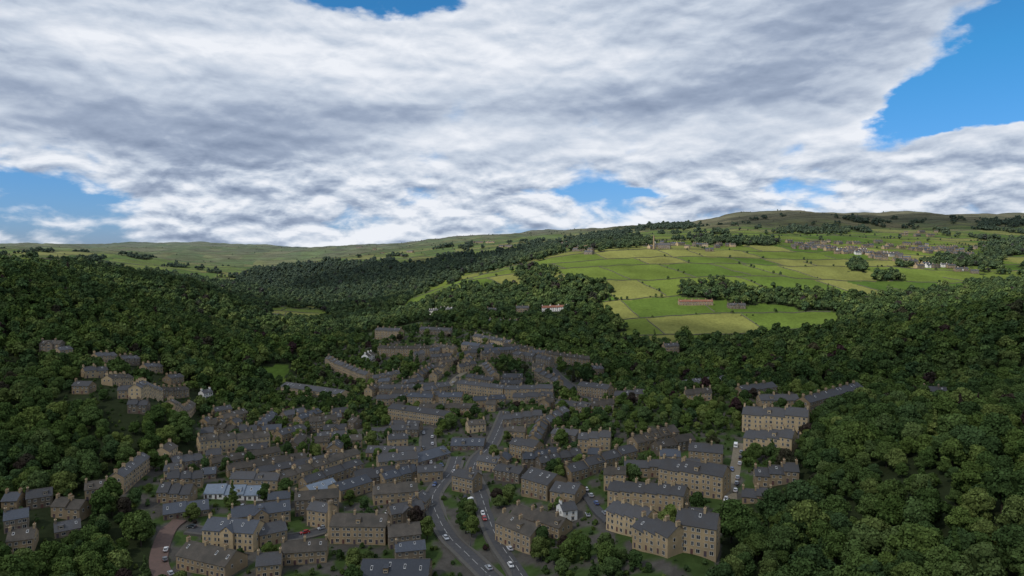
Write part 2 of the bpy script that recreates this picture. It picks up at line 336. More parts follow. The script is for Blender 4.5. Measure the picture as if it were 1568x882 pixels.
def terrace(name,x1,y1,x2,y2,W=9,ns=3,wm=0,rm=0,**o): terraceW(name,gp(x1,y1),gp(x2,y2),W*.9,ns,wm,rm,o)
B=[
("stone_terrace",1136,662,1236,665,12,4,1,0),("stone_terrace",1138,694,1212,693,11,3,1,0),("stone_terrace",1165,626,1224,626,10,2,0,0),
("stone_building",1050,596,1120,586,12,1,0,0),("stone_house",1050,618,1090,614,9,2,1,2),("stone_terrace",1138,612,1190,604,9,2,0,0),
("stone_terrace",1240,636,1322,612,10,3,0,0),("stone_house",1415,618,1450,618,9,3,2,0),("stone_house",1155,640,1200,640,9,1,1,0),
("stone_terrace",1008,752,1106,766,12,4,1,0),("stone_terrace",1054,716,1106,716,10,3,0,0),("stone_terrace",976,694,1040,674,10,2,0,2),
("stone_terrace",875,742,976,704,9,2,0,0),("stone_terrace",930,778,1046,788,10,3,1,0),("stone_terrace",928,812,985,826,11,3,1,0),
("stone_terrace",968,842,1022,856,11,3,1,0),("stone_terrace",1034,846,1096,862,12,4,1,0),("stone_house",1136,772,1182,770,8,1,0,0),
("stone_building",798,760,838,768,16,3,0,0),("stone_building",842,772,880,775,13,2,0,0),("stone_terrace",782,806,856,828,10,2,0,2),
("white_gable_house",862,804,884,796,8,2,3,0),("stone_terrace",758,830,812,850,11,3,0,2),("stone_house",692,752,724,758,9,3,0,0),
("stone_terrace",780,700,818,705,10,3,0,0),("stone_terrace",826,688,842,655,9,2,0,0),("stone_terrace",842,660,872,640,9,2,2,0),
("stone_terrace",756,735,795,742,9,2,2,0),("stone_terrace",700,604,770,612,8,3,0,0),("stone_terrace",772,612,845,610,8,3,0,0),
("mill_building",594,644,684,654,12,3,1,0),("stone_terrace",576,622,680,616,9,2,0,0),("stone_terrace",580,606,676,602,9,2,2,0),
("mill_building",430,602,520,612,14,2,1,0),("stone_terrace",498,560,560,588,8,3,0,0),("stone_terrace",578,545,660,546,8,3,0,2),
("stone_terrace",662,540,694,544,8,2,0,2),("stone_terrace",574,520,610,522,9,4,0,0),("stone_terrace",642,512,690,516,9,2,2,0),
("stone_terrace",724,522,780,534,8,2,1,0),("stone_terrace",640,588,668,570,8,2,0,0),("stone_house",676,566,700,560,8,2,0,2),("stone_house",704,572,730,566,8,2,1,0),
("stone_house",700,554,730,548,8,2,0,0),("stone_house",738,552,766,550,8,2,0,0),("stone_house",660,556,690,554,8,2,2,0),("stone_terrace",738,566,752,585,8,2,0,0),
("stone_terrace",818,580,850,600,8,3,0,0),("stone_terrace",820,560,842,566,8,3,2,0),("stone_terrace",884,606,930,612,9,3,0,0),("stone_house",940,618,985,614,9,2,2,0),
("stone_house",770,590,800,588,9,2,2,0),("stone_house",905,574,925,574,8,2,0,0),("stone_terrace",850,630,900,636,9,2,0,0),("stone_house",905,634,940,630,9,2,0,2),
("stone_terrace",306,697,414,688,9,3,1,2),("stone_terrace",432,678,470,668,9,2,0,0),("stone_house",495,672,530,668,9,2,0,0),("stone_house",438,648,470,640,9,2,2,0),("stone_house",510,645,535,640,9,2,0,0),
("stone_terrace",326,722,430,705,8,2,0,2),("stone_terrace",350,734,470,712,8,2,0,2),("stone_terrace",392,742,520,714,8,2,0,0),("stone_terrace",430,750,552,708,8,2,1,2),
("stone_terrace",470,756,556,725,8,2,0,0),("stone_terrace",256,748,310,748,9,2,0,0),("stone_terrace",352,748,425,752,9,2,0,0),("long_white_shed",312,764,402,768,13,1,3,4),
("stone_terrace",266,724,312,718,9,2,2,0),("stone_terrace",190,758,230,722,8,3,0,0),("stone_house",598,672,640,670,10,2,2,0),("stone_building",560,700,642,704,12,1,0,0),
("stone_terrace",580,722,640,716,11,2,0,0),("stone_building",640,716,690,700,14,1,2,1),("stone_terrace",545,750,632,738,12,2,2,0),("stone_building",480,768,520,752,14,1,1,4),
("stone_building",522,770,570,752,12,2,1,1),("stone_terrace",572,775,640,768,11,2,0,2),("stone_terrace",590,750,640,735,9,2,0,1),("stone_building",690,690,740,690,14,1,2,1),
("stone_building",640,740,678,736,10,2,0,0),("stone_terrace",470,806,500,812,9,3,0,0),("stone_terrace",505,834,590,836,12,3,0,2),("stone_terrace",596,842,645,836,11,2,2,2),
("large_stone_hall",550,905,655,905,16,2,0,1),("stone_terrace",310,840,388,846,12,3,1,1),("stone_terrace",270,872,345,888,13,2,0,2),("stone_terrace",355,812,445,800,11,2,0,1),
("stone_house",398,840,440,830,10,2,0,0),("stone_terrace",430,868,500,862,10,2,0,2),("stone_house",392,888,430,884,10,2,0,0),("stone_building",250,798,320,790,13,1,2,1),
("stone_terrace",240,770,290,775,11,2,0,0),("stone_house",600,806,650,796,10,2,2,0),("stone_terrace",640,800,660,775,9,2,0,0),
("stone_terrace",650,610,690,600,9,2,0,0),("stone_terrace",596,664,640,664,9,2,0,0),("stone_terrace",770,655,830,648,9,2,2,0),("stone_house",730,720,760,724,9,2,0,0),
("stone_house",130,580,166,580,8,2,1,0),("stone_house",172,592,205,592,8,2,1,2),("stone_house",216,614,250,616,8,3,1,0),("stone_house",250,610,290,608,8,2,0,2),("stone_house",262,590,282,588,8,2,0,0),
("stone_house",150,556,180,556,8,2,0,0),("stone_house",60,542,92,544,8,3,2,2),("stone_house",92,548,112,546,8,2,0,0),("stone_house",225,572,250,572,8,2,0,0),("white_house",312,612,326,612,7,2,3,0),
("stone_house",6,818,44,812,9,2,2,1),("stone_house",78,792,122,800,9,2,0,2),("stone_house",84,826,124,820,9,1,2,0),("stone_house",40,782,80,776,9,2,2,0),("stone_house",190,560,215,560,8,2,2,0),
("stone_house",180,612,206,612,8,2,0,0),("stone_house",268,632,300,630,8,2,0,2),("stone_house",330,640,356,638,8,2,0,0),("stone_house",195,634,225,636,8,2,2,0),("stone_house",2,786,26,784,9,2,0,1),
("stone_house",130,768,165,764,9,2,0,2),("stone_house",10,852,52,848,10,2,0,2),("stone_house",110,604,136,604,8,2,0,0),
("stone_terrace",1040,468,1092,468,8,2,0,3),("stone_house",1115,473,1142,473,8,2,2,0),("white_house",672,480,700,480,8,2,3,0),("stone_house",830,478,868,476,9,2,3,3),
("stone_house",790,480,810,480,9,3,0,0),("stone_house",748,497,790,500,8,2,0,0),("stone_house",745,480,760,480,8,2,0,0),("stone_house",1018,542,1040,540,9,3,0,0),
("stone_house",655,482,668,481,8,2,3,0),("stone_house",420,488,430,488,8,2,0,0),
]
for r in B:
    nm,x1,y1,x2,y2,W,ns,wm,rm=r
    o={}
    if nm in("long_white_shed","stone_building","large_stone_hall"): o=dict(chim=0,sky=.9,unit=6,pitch=.5)
    if nm=="mill_building": o=dict(chim=0,unit=3.6,sky=.2,pitch=.45)
    terrace(nm,x1,y1,x2,y2,W,ns,wm,rm,**o)
vr=random.Random(4)
for (xa,xb,ya,yb,nn) in [(1205,1300,376,388,26),(1290,1400,385,401,40),(1395,1480,380,392,22),(1400,1495,410,418,10),(980,1125,376,383,16),(850,905,376,388,8),(1370,1440,356,362,6),(540,640,382,392,5),(700,790,372,380,5),(1290,1340,335,342,3),(1240,1520,373,384,26)]:
    for k in range(nn):
        t=(k+vr.random()*.8)/nn; x=xa+(xb-xa)*t; y=ya+(yb-ya)*t+vr.uniform(-5,5); wd=vr.uniform(5,14)
        terrace("farmhouse",x,y,x+wd,y+vr.uniform(-.6,.6),9,2,vr.choice([0,2,2,0,1]) if vr.random()<.93 else 3,vr.choice([0,0,1,2]),sky=.1)
terrace("hilltop_chapel",1007,381,1026,381,14,3,2,0,chim=0)
def chimney(px,py,h,r):
    x,y,z=gp(px,py); b=MB(); n=14
    for k,(z0,z1,r0,r1) in enumerate([(-2,2.5,r*1.35,r*1.3),(2.5,h-1.2,r,r*.68),(h-1.2,h-.4,r*.85,r*.85),(h-.4,h,r*.75,r*.7)]):
        for i in range(n):
            a0,a1=2*math.pi*i/n,2*math.pi*(i+1)/n
            b.quad([(r0*math.cos(a0),r0*math.sin(a0),z0),(r0*math.cos(a1),r0*math.sin(a1),z0),(r1*math.cos(a1),r1*math.sin(a1),z1),(r1*math.cos(a0),r1*math.sin(a0),z1)],STONE[0])
        b.quad([(r1*math.cos(2*math.pi*i/n),r1*math.sin(2*math.pi*i/n),z1+.002*k) for i in range(n)],STONE[2])
    b.obj("mill_chimney",(x,y,z)); mark(occ,x,y,0,-3,3,-3,3); mark(occf,x,y,0,-5,5,-5,5)
chimney(506,826,17,1.3); chimney(1001,382,30,2.0)
# ------------------------------------------------------------ roads
ASPH=simple("asphalt",(.055,.056,.060),(.078,.078,.080),.8,.85); PAVE=simple("pavement_stone",(.11,.105,.095),(.08,.077,.07),.9); PAINT=simple("road_paint",(.6,.6,.58),(.35,.35,.34),2,.6); TRACK=simple("lane_setts",(.21,.18,.13),(.15,.13,.095),.8); REDP=simple("brick_paving",(.15,.10,.085),(.11,.08,.07),.8)
def smooth(pts,step=2.5):
    P=np.array(pts,float); P=np.vstack([2*P[0]-P[1],P,2*P[-1]-P[-2]]); out=[]
    for i in range(1,len(P)-2):
        L=np.linalg.norm(P[i+1]-P[i]); m=max(2,int(L/step))
        for k in range(m):
            t=k/m; a,b_,c,d=P[i-1],P[i],P[i+1],P[i+2]
            out.append(.5*((2*b_)+(-a+c)*t+(2*a-5*b_+4*c-d)*t*t+(-a+3*b_-3*c+d)*t**3))
    out.append(P[-2]); return np.array(out)
LAMPS=[]
def road(name,pp,W=7.5,mat=ASPH,pave=True,marks=True):
    pts=smooth([gp(*p)[:2] for p in pp]); d=np.gradient(pts,axis=0); d/=np.linalg.norm(d,axis=1)[:,None]+1e-9; nrm=np.stack([-d[:,1],d[:,0]],1)
    b=MB()
    zc=hgt(pts[:,0],pts[:,1]); 
    for _ in range(6): zc[1:-1]=(zc[:-2]+zc[1:-1]+zc[2:])/3
    zc+=.35
    def strip(o0,o1,dz,mt,sel=None):
        if o0>o1: o0,o1=o1,o0
        for i in range(len(pts)-1):
            if sel and not sel(i): continue
            q=[]
            for j,o in ((i,o1),(i,o0),(i+1,o0),(i+1,o1)): q.append((pts[j,0]-nrm[j,0]*o,pts[j,1]-nrm[j,1]*o,zc[j]+dz))
            b.quad(q[::-1],mt)
    h=W/2; strip(-h,h,0,mat)
    if pave:
        for s in (-1,1): strip(s*h,s*(h+.2),.12,RIDGE); strip(s*(h+.2),s*(h+1.6),.125,PAVE)
    for s in (-1,1):
        e=h+(1.6 if pave else 0); 
        for i in range(len(pts)-1):
            q=[(pts[j,0]-nrm[j,0]*o*s,pts[j,1]-nrm[j,1]*o*s,zc[j]+dz) for j,o,dz in ((i,e,.12 if pave else 0),(i+1,e,.12 if pave else 0),(i+1,e+.3,-3),(i,e+.3,-3))]
            b.quad(q,PAVE if pave else mat)
    if marks: strip(-.08,.08,.006,PAINT,sel=lambda i:i%3!=0)
    b.obj(name)
    for i in range(0,len(pts)): 
        mark(occ,pts[i,0],pts[i,1],0,-h-2,h+2,-h-2,h+2); mark(occf,pts[i,0],pts[i,1],0,-h-3,h+3,-h-5,h+3)
    if pave:
        for i in range(4,len(pts),12): s=1 if (i//12)%2 else -1; LAMPS.append((pts[i,0]-nrm[i,0]*(h+.9)*s,pts[i,1]-nrm[i,1]*(h+.9)*s,zc[i]+.12,math.atan2(nrm[i,1]*s,nrm[i,0]*s)))
    return pts,d,nrm,zc
RA=road("road",[(775,905),(745,880),(715,850),(690,825),(672,795),(662,765),(672,745),(692,722),(700,700)],6.8)
RB=road("road",[(812,900),(790,868),(770,840),(755,812),(745,785),(735,755),(724,728),(730,705),(752,682),(765,655),(775,630)],6.8)
RC=road("lane",[(1108,812),(1115,780),(1122,745),(1128,710),(1132,680)],5.5,TRACK,False,False)
RD=road("lane",[(935,800),(915,782),(903,765),(888,745),(872,728)],5,ASPH,False,False)
RE=road("road",[(838,556),(848,570),(868,588),(890,602),(925,618)],6.5,ASPH,True,False)
RF=road("brick_lane",[(262,900),(244,868),(246,840),(258,812),(275,798)],7,REDP,False,False)
RG=road("road",[(655,735),(652,705),(655,680),(645,655),(560,660)],8,ASPH,True,False)
RH=road("lane",[(688,592),(700,578),(722,566),(745,558)],5,TRACK,False,False)
RI=road("road",[(660,770),(600,790),(540,800),(460,822),(400,825),(345,818),(290,812)],5.5,ASPH,True,False)
METAL=simple("lamp_metal",(.12,.13,.13),(.09,.1,.1),3,.5,.5)
b=MB(); b.box(-.09,.09,-.09,.09,0,6.4,METAL,tx=.03,ty=.03); b.box(-.05,1.3,-.04,.04,6.35,6.45,METAL,True); b.box(1.0,1.6,-.13,.13,6.28,6.42,METAL,True); b.box(-.18,.18,-.18,.18,0,.9,METAL,tx=.05,ty=.05); LMP=b.mesh("street_lamp")
for x,y,z,a in LAMPS:
    o=bpy.data.objects.new("street_lamp",LMP); o.location=(x,y,z); o.rotation_euler=(0,0,a); scene.collection.objects.link(o)
for px,py,cc in [(578,692,(.05,.12,.45)),(590,693,(.5,.05,.05)),(602,694,(.05,.12,.45))]:
    x,y,z=gp(px,py); b=MB(); M=simple("awning_cloth",cc,tuple(c*.8 for c in cc),2)
    for sx_ in (-1.4,1.4):
        for sy_ in (-1,1): b.box(sx_-.04,sx_+.04,sy_-.04,sy_+.04,0,2.2,METAL)
    b.quad([(-1.6,-1.2,2.15),(1.6,-1.2,2.15),(1.6,0,2.8),(-1.6,0,2.8)],M); b.quad([(1.6,1.2,2.15),(-1.6,1.2,2.15),(-1.6,0,2.8),(1.6,0,2.8)],M); b.box(-1.4,1.4,-.8,.2,.7,.8,FRAME,True)
    b.obj("market_stall",(x,y,z+.2))
# ------------------------------------------------------------ further streets of the town
ir=random.Random(21); made=0
for tr in range(4200):
    D=ir.uniform(262,700); x=ir.uniform(-.52,.42)*D; z=float(hgt(x,D)); ax,ay=np.array([x]),np.array([D])
    px,py=proj(x,D,z)
    if (px>850 and py<690) or (px<560 and py<648): continue
    if int(region(ax,ay,np.array([z]))[0])!=2: continue
    if any(((px-c[0])/c[2])**2+((py-c[1])/c[3])**2<1.2 for c in CLUMPS): continue
    if px<640 and py>660: ang=math.radians(ir.choice([14,18,20,16,95]))
    elif px>850: ang=math.radians(ir.choice([-12,-10,25,-8]))
    else: ang=math.radians(ir.choice([8,-12,20,70,-40]))
    L=ir.choice([18,24,30,36,42]) if tr<1300 else (ir.choice([12,16,20,24]) if tr<2600 else ir.choice([7,8,10])); W=ir.uniform(7,8.5)
    ca,sa=math.cos(ang),math.sin(ang); gx,gy=np.meshgrid(np.linspace(-.5,L+.5,8),np.linspace(-.5,W+.5,4)); gx=gx.ravel();gy=gy.ravel()
    if occd(occ,x+ca*gx-sa*gy,D+sa*gx+ca*gy).any(): continue
    terraceW("stone_terrace" if L>14 else "stone_house",(x,D),(x+ca*L,D+sa*L),W,ir.choice([2,2,2,3]) if L>8 else ir.choice([1,2]),ir.choice([0,0,1,2]) if ir.random()<.98 else 3,ir.choice([0,0,1,2,2]),{})
    made+=1
    if made>150: break
# ------------------------------------------------------------ cars
m,g=newmat("car_paint"); oi=g.n("ShaderNodeObjectInfo"); finish(g,oi.outputs["Color"],.3,.5); CARP=m
TYRE=simple("tyre_rubber",(.02,.02,.02),(.03,.03,.03),3); LAMPW=simple("headlamp",(.7,.7,.7),(.6,.6,.6),3,.2); LAMPR=simple("tail_lamp",(.35,.02,.02),(.3,.02,.02),3,.3)
def carmesh(van=False):
    b=MB()
    def prof(P,w0,w1,mt):
        n=len(P); 
        for s in (-1,1):
            q=[(x,s*(w0 if z<.9 else w1),z) for x,z in P]; b.quad(q if s<0 else q[::-1],mt)
        for i in range(n):
            (xa,za),(xb,zb)=P[i],P[(i+1)%n]; wa=w0 if za<.9 else w1; wb=w0 if zb<.9 else w1
            b.quad([(xa,-wa,za),(xa,wa,za),(xb,wb,zb),(xb,-wb,zb)],mt)
    if van:
        prof([(-2.5,.3),(2.5,.3),(2.55,.85),(2.4,1.15),(1.9,1.9),(1.7,2.05),(-2.5,2.05)],.95,.88,CARP)
        b.box(1.0,1.8,-.91,.91,1.2,1.75,GLASS,True); b.quad([(2.42,-.78,1.2),(2.42,.78,1.2),(1.96,.78,1.85),(1.96,-.78,1.85)],GLASS); L=2.5
    else:
        prof([(-2.05,.35),(2.05,.3),(2.12,.6),(2.0,.78),(1.2,.90),(-1.75,.93),(-2.08,.85)],.88,.84,CARP)
        prof([(1.15,.90),(.45,1.38),(.2,1.43),(-1.1,1.43),(-1.45,1.32),(-1.85,.93)],.80,.64,GLASS)
        b.slab([(.42,-.62,1.45),(.42,.62,1.45),(-1.3,.62,1.45),(-1.3,-.62,1.45)][::-1],.06,CARP)
        for s in (-1,1): b.box(-.35,-.25,s*.74-.05,s*.74+.05,.9,1.42,CARP)
        L=2.05
    for s in (-1,1):
        b.box(L-.02,L+.08,s*.62-.17,s*.62+.17,.58,.74,LAMPW,True); b.box(-L-.08,-L,s*.66-.12,s*.66+.12,.6,.82,LAMPR,True)
        for wx in (-1.3,1.3):
            cx,cy,r=wx,s*.80,.33; n=12; R=[(cx+r*math.cos(2*math.pi*i/n),.33+r*math.sin(2*math.pi*i/n)) for i in range(n)]
            b.quad([(x,cy+s*.12,z) for x,z in R],TYRE)
            for i in range(n):
                p,q=R[i],R[(i+1)%n]; b.quad([(p[0],cy-s*.1,p[1]),(p[0],cy+s*.12,p[1]),(q[0],cy+s*.12,q[1]),(q[0],cy-s*.1,q[1])],TYRE)
            b.quad([(cx+.18*math.cos(2*math.pi*i/8),cy+s*.125,.33+.18*math.sin(2*math.pi*i/8)) for i in range(8)],LAMPW)
    return b.mesh("van" if van else "car")
CAR,VAN=carmesh(),carmesh(True)
CC=[(.55,.56,.58),(.35,.37,.4),(.03,.03,.035),(.05,.09,.22),(.30,.02,.02),(.12,.13,.14),(.6,.6,.6),(.2,.22,.25),(.04,.05,.06)]
cr=random.Random(9)
def car(x,y,z,ang,van=False):
    o=bpy.data.objects.new("van" if van else "parked_car",VAN if van else CAR); o.location=(x,y,z);o.rotation_euler=(0,0,ang); o.color=(*((.75,.75,.75) if van else cr.choice(CC)),1); scene.collection.objects.link(o)
def carson(R,W,idx,side):
    pts,d,nr,zc=R
    for i in idx:
        if i<len(pts):
            off=side*(W/2-1.2); car(pts[i,0]-nr[i,0]*off,pts[i,1]-nr[i,1]*off,zc[i]+.01,math.atan2(d[i,1],d[i,0])+(math.pi if side<0 else 0),cr.random()<.12)
carson(RC,5.5,[5,9,16,19,22,30,34,38],1); carson(RC,5.5,[12,26,42],-1)
carson(RA,6.8,[8,52],1); carson(RA,6.8,[20,44],-1); carson(RB,6.8,[9,25,27,46],-1); carson(RB,6.8,[14,55],1)
carson(RD,5,[3,7,10,13],1); carson(RE,6.5,[4,7,10,13,16,24],1); carson(RG,8,[2,5,8,11,15,20,25,30],1); carson(RG,8,[4,10,13,22,33],-1); carson(RF,7,[4,9,12],1); carson(RH,5,[3,8],1); carson(RI,5.5,[5,8,14,20,23,31,40,43,50],1)
for px,py in [(668,712),(676,714),(684,712),(660,716),(500,706),(718,770),(724,776),(712,764),(350,775),(370,778),(395,781),(300,786),(900,790),(880,800),(925,745),(705,708),(790,625),(760,630),(1030,800),(1100,640),(1075,640)]:
    x,y,z=gp(px,py)
    if not occd(occ,np.array([x]),np.array([y]))[0]: car(x,y,z+.1,cr.uniform(0,6.28),cr.random()<.15)
# ------------------------------------------------------------ dry stone walls
b=MB(); WALLM=simple("dry_stone",(.075,.072,.055),(.12,.115,.09),.5)
hedge_pts=[]
def wallline(xs,ys):
    zs=hgt(xs,ys); rg=region(xs.copy(),ys.copy(),zs); cc=np.hypot(np.diff(xs),np.diff(ys))
    V=b.v; k=b.mi(WALLM); hedgy=rng.random()
    for i in range(len(xs)-1):
        if rg[i] in(1,3) and rg[i+1] in(1,3) and cc[i]<60:
            px,_=proj(xs[i],ys[i],zs[i])
            if not(-150<px<1718): continue
            dx,dy=(xs[i+1]-xs[i])/cc[i],(ys[i+1]-ys[i])/cc[i]; w=.35; nx,ny=-dy*w,dx*w; hh=1.25; s=len(V)
            for x,y,z in ((xs[i],ys[i],zs[i]),(xs[i+1],ys[i+1],zs[i+1])):
                V.extend([(x-nx,y-ny,z-.8),(x+nx,y+ny,z-.8),(x+nx*.6,y+ny*.6,z+hh),(x-nx*.6,y-ny*.6,z+hh)])
            for q in ((0,4,7,3),(3,7,6,2),(2,6,5,1)): b.f.append(tuple(s+j for j in q)); b.m.append(k)
            if rng.random()<(.35 if hedgy<.22 else .04): hedge_pts.append((xs[i],ys[i]))
for s in sb:
    if s>4200: break
    xs=np.arange(-.8*max(s,300),.8*max(s,300),9 if s<2000 else 16); ys=ipw(s,xs); ok=ys>700
    if ok.sum()>2: wallline(xs[ok],ys[ok])
for k in range(1,140):
    y0,y1=sb[k-1],sb[k]
    if y0<700 or y0>4200: continue
    for q in qb[k]:
        if abs(q-qg(y0))>.8*y0: continue
        yy=np.linspace(y0-40,y1+40,26); xx=q-qg(yy); p=pw(xx,yy); ok=(p>y0)&(p<y1)
        if ok.sum()>1: wallline(xx[ok],yy[ok])
b.obj("dry_stone_wall")
# ------------------------------------------------------------ trees
def ico(sub):
    bm=bmesh.new(); bmesh.ops.create_icosphere(bm,subdivisions=sub,radius=1); V=np.array([v.co[:] for v in bm.verts]); Fc=[[v.index for v in f.verts] for f in bm.faces]; bm.free(); return V,Fc
IC2,IC1=ico(2),ico(1)
m,g=newmat("foliage"); a=g.n("ShaderNodeAttribute",attribute_name="Col"); oi=g.n("ShaderNodeObjectInfo"); geo=g.n("ShaderNodeNewGeometry"); sp=g.n("ShaderNodeSeparateXYZ"); g.nt.links.new(geo.outputs["Position"],sp.inputs[0])
c=g.ramp(oi.outputs["Random"],[(0,(.036,.062,.024)),(.25,(.058,.094,.026)),(.5,(.090,.128,.034)),(.7,(.048,.084,.036)),(.88,(.130,.162,.048)),(.972,(.10,.14,.036)),(.978,(.040,.024,.026))])
pn=g.noise(geo.outputs["Position"],.018,3,.5)
c=g.mix(g.mr(pn,.42,.65,0,.5),c,(.036,.062,.027))
c=g.mix(g.mr(sp.outputs[1],700,2400,0,.7),c,(.072,.096,.094))  # distance haze painted into the leaf colour
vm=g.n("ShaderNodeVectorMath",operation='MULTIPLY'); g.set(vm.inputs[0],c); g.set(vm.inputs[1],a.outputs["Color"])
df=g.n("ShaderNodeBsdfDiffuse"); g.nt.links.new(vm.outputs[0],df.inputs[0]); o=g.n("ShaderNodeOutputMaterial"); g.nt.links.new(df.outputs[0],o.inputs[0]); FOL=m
BARK=simple("bark",(.06,.05,.04),(.035,.03,.025),3)
def tree(name,seed,h=11,R=4.6,nb=16,nleaf=2400,leaf=.40,con=False,ic=IC2):
    r=np.random.default_rng(seed); V=[];Fq=[];C=[];mi=[]; ICV,ICF=ic
    def tube(p0,p1,r0,r1,n=6):
        p0=np.array(p0,float);p1=np.array(p1,float);d=(p1-p0)/np.linalg.norm(p1-p0); u=np.cross(d,[.3,.9,.1]);u/=np.linalg.norm(u);v=np.cross(d,u);s=len(V)
        for p,rr in ((p0,r0),(p1,r1)):
            for i in range(n): a=2*math.pi*i/n; V.append(p+rr*(u*math.cos(a)+v*math.sin(a))); C.append(1.)
        for i in range(n): Fq.append([s+i,s+(i+1)%n,s+n+(i+1)%n,s+n+i]); mi.append(1)
    tube((0,0,-1.5),(0,0,h*.45),.32,.2); blobs=[]
    if con:
        tube((0,0,0),(0,0,h*.95),.25,.05)
        for i in range(nb):
            t=i/(nb-1); rr=R*(1-t)*.9+.3; z=h*(.15+.83*t)
            for k in range(max(1,int(5*(1-t)))): a=r.uniform(0,6.28); blobs.append((np.array([math.cos(a)*rr*.55,math.sin(a)*rr*.55,z]),np.array([rr*.55+.3,rr*.55+.3,h*.07])))
    else:
        for i in range(nb):
            a=r.uniform(0,6.28); t=r.random(); z=h*(.28+.56*t); prof=math.sin(math.pi*min(1,(.25+.72*t)))**.7
            rad=R*prof*r.uniform(.3,.78); br=R*r.uniform(.26,.44)
            c0=np.array([math.cos(a)*rad,math.sin(a)*rad,z]); blobs.append((c0,np.array([br,br,br*r.uniform(.7,.95)])))
            if i<5: tube((0,0,h*r.uniform(.25,.42)),c0,.13,.04,5)
        blobs.append((np.array([0,0,h*.58]),np.array([R*.66,R*.66,h*.29])))
    for c0,rr in blobs:
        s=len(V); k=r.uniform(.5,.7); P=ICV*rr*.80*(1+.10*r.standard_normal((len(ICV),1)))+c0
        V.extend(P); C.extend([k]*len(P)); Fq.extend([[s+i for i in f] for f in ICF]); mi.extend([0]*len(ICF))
    tot=sum(x[1][0]**2 for x in blobs); 
    for c0,rr in blobs:
        nl=int(nleaf*rr[0]**2/tot); sh=r.uniform(.78,1.28)
        d=r.standard_normal((nl,3)); d[:,2]+=.4; d/=np.linalg.norm(d,axis=1)[:,None]
        P=c0+d*rr*r.uniform(.82,1.08,(nl,1)); N=d+.45*r.standard_normal((nl,3)); N/=np.linalg.norm(N,axis=1)[:,None]
        tt=np.cross(N,r.standard_normal((nl,3))); tt/=np.linalg.norm(tt,axis=1)[:,None]; bb=np.cross(N,tt); sz=leaf*r.uniform(.55,1.25,(nl,1))
        q=np.stack([P-tt*sz-bb*sz*.5,P+tt*sz*.3-bb*sz*.8,P+tt*sz+bb*sz*.4,P-tt*sz*.4+bb*sz*.8],1)
        s=len(V); V.extend(q.reshape(-1,3)); cc=sh*r.uniform(.8,1.25,nl); C.extend(np.repeat(cc,4)); Fq.extend((s+np.arange(nl*4).reshape(-1,4)).tolist()); mi.extend([0]*nl)
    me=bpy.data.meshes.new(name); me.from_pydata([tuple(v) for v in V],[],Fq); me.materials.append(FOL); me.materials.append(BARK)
    me.polygons.foreach_set("material_index",np.array(mi,dtype=np.int32)); at=me.color_attributes.new("Col",'FLOAT_COLOR','POINT'); C=np.array(C)
    at.data.foreach_set("color",np.stack([C,C,C*.95,np.ones_like(C)],1).astype(np.float32).ravel()); me.update(); return me
TM=[tree("broadleaf_a",1,nleaf=3000,leaf=.34),tree("broadleaf_b",2,12,4.2,18,3000,.34),tree("broadleaf_c",3,10,5,15,3000,.34),tree("broadleaf_d",4,13,4.4,20,3000,.34),tree("broadleaf_e",5,9.5,4.2,13,2600,.34),tree("broadleaf_f",6,11.5,5.2,19,3200,.34),tree("conifer",8,13,2.9,12,2200,.36,True),
    tree("far_a",11,11,5,10,420,.75,ic=IC1),tree("far_b",12,12,4.6,11,420,.75,ic=IC1),tree("far_c",13,10,5.2,9,420,.75,ic=IC1)]
tcol=bpy.data.collections.new("woodland_tree_kinds")
for t in TM: o=bpy.data.objects.new(t.name,t); tcol.objects.link(o)
def scatter(name,x,y,z,s,rz,idx):
    me=bpy.data.meshes.new(name); me.vertices.add(len(x)); me.vertices.foreach_set("co",np.stack([x,y,z],1).astype(np.float32).ravel())
    for nme,arr,ty in (("scl",s,'FLOAT'),("rz",rz,'FLOAT'),("idx",idx,'INT')):
        a=me.attributes.new(nme,ty,'POINT'); a.data.foreach_set("value",arr.astype(np.int32 if ty=='INT' else np.float32))
    o=bpy.data.objects.new(name,me); scene.collection.objects.link(o)
    ng=bpy.data.node_groups.new(name,'GeometryNodeTree'); ng.interface.new_socket("Geometry",in_out='INPUT',socket_type='NodeSocketGeometry'); ng.interface.new_socket("Geometry",in_out='OUTPUT',socket_type='NodeSocketGeometry')
    N=ng.nodes; L=ng.links; gi=N.new("NodeGroupInput");go=N.new("NodeGroupOutput"); ip=N.new("GeometryNodeInstanceOnPoints"); ci=N.new("GeometryNodeCollectionInfo"); ci.inputs[0].default_value=tcol; ci.inputs["Separate Children"].default_value=True; ci.inputs["Reset Children"].default_value=True
    def at(n,t): q=N.new("GeometryNodeInputNamedAttribute"); q.data_type=t; q.inputs[0].default_value=n; return q.outputs[0]
    cx=N.new("ShaderNodeCombineXYZ"); L.new(at("rz",'FLOAT'),cx.inputs[2])
    L.new(gi.outputs[0],ip.inputs["Points"]); L.new(ci.outputs[0],ip.inputs["Instance"]); ip.inputs["Pick Instance"].default_value=True; L.new(at("idx",'INT'),ip.inputs["Instance Index"]); L.new(cx.outputs[0],ip.inputs["Rotation"]); L.new(at("scl",'FLOAT'),ip.inputs["Scale"]); L.new(ip.outputs[0],go.inputs[0])
    md=o.modifiers.new("scatter",'NODES'); md.node_group=ng; return o
def jgrid(y0,y1,sp):
    xs=np.arange(-.95*y1-60,.95*y1+60,sp); ys=np.arange(y0,y1,sp); X,Y=np.meshgrid(xs,ys); X=X+rng.uniform(-.5,.5,X.shape)*sp; Y=Y+rng.uniform(-.5,.5,Y.shape)*sp; X=X.ravel();Y=Y.ravel(); k=np.abs(X)<.85*Y+90; return X[k],Y[k]
PX=[];PY=[];S=[];I=[]
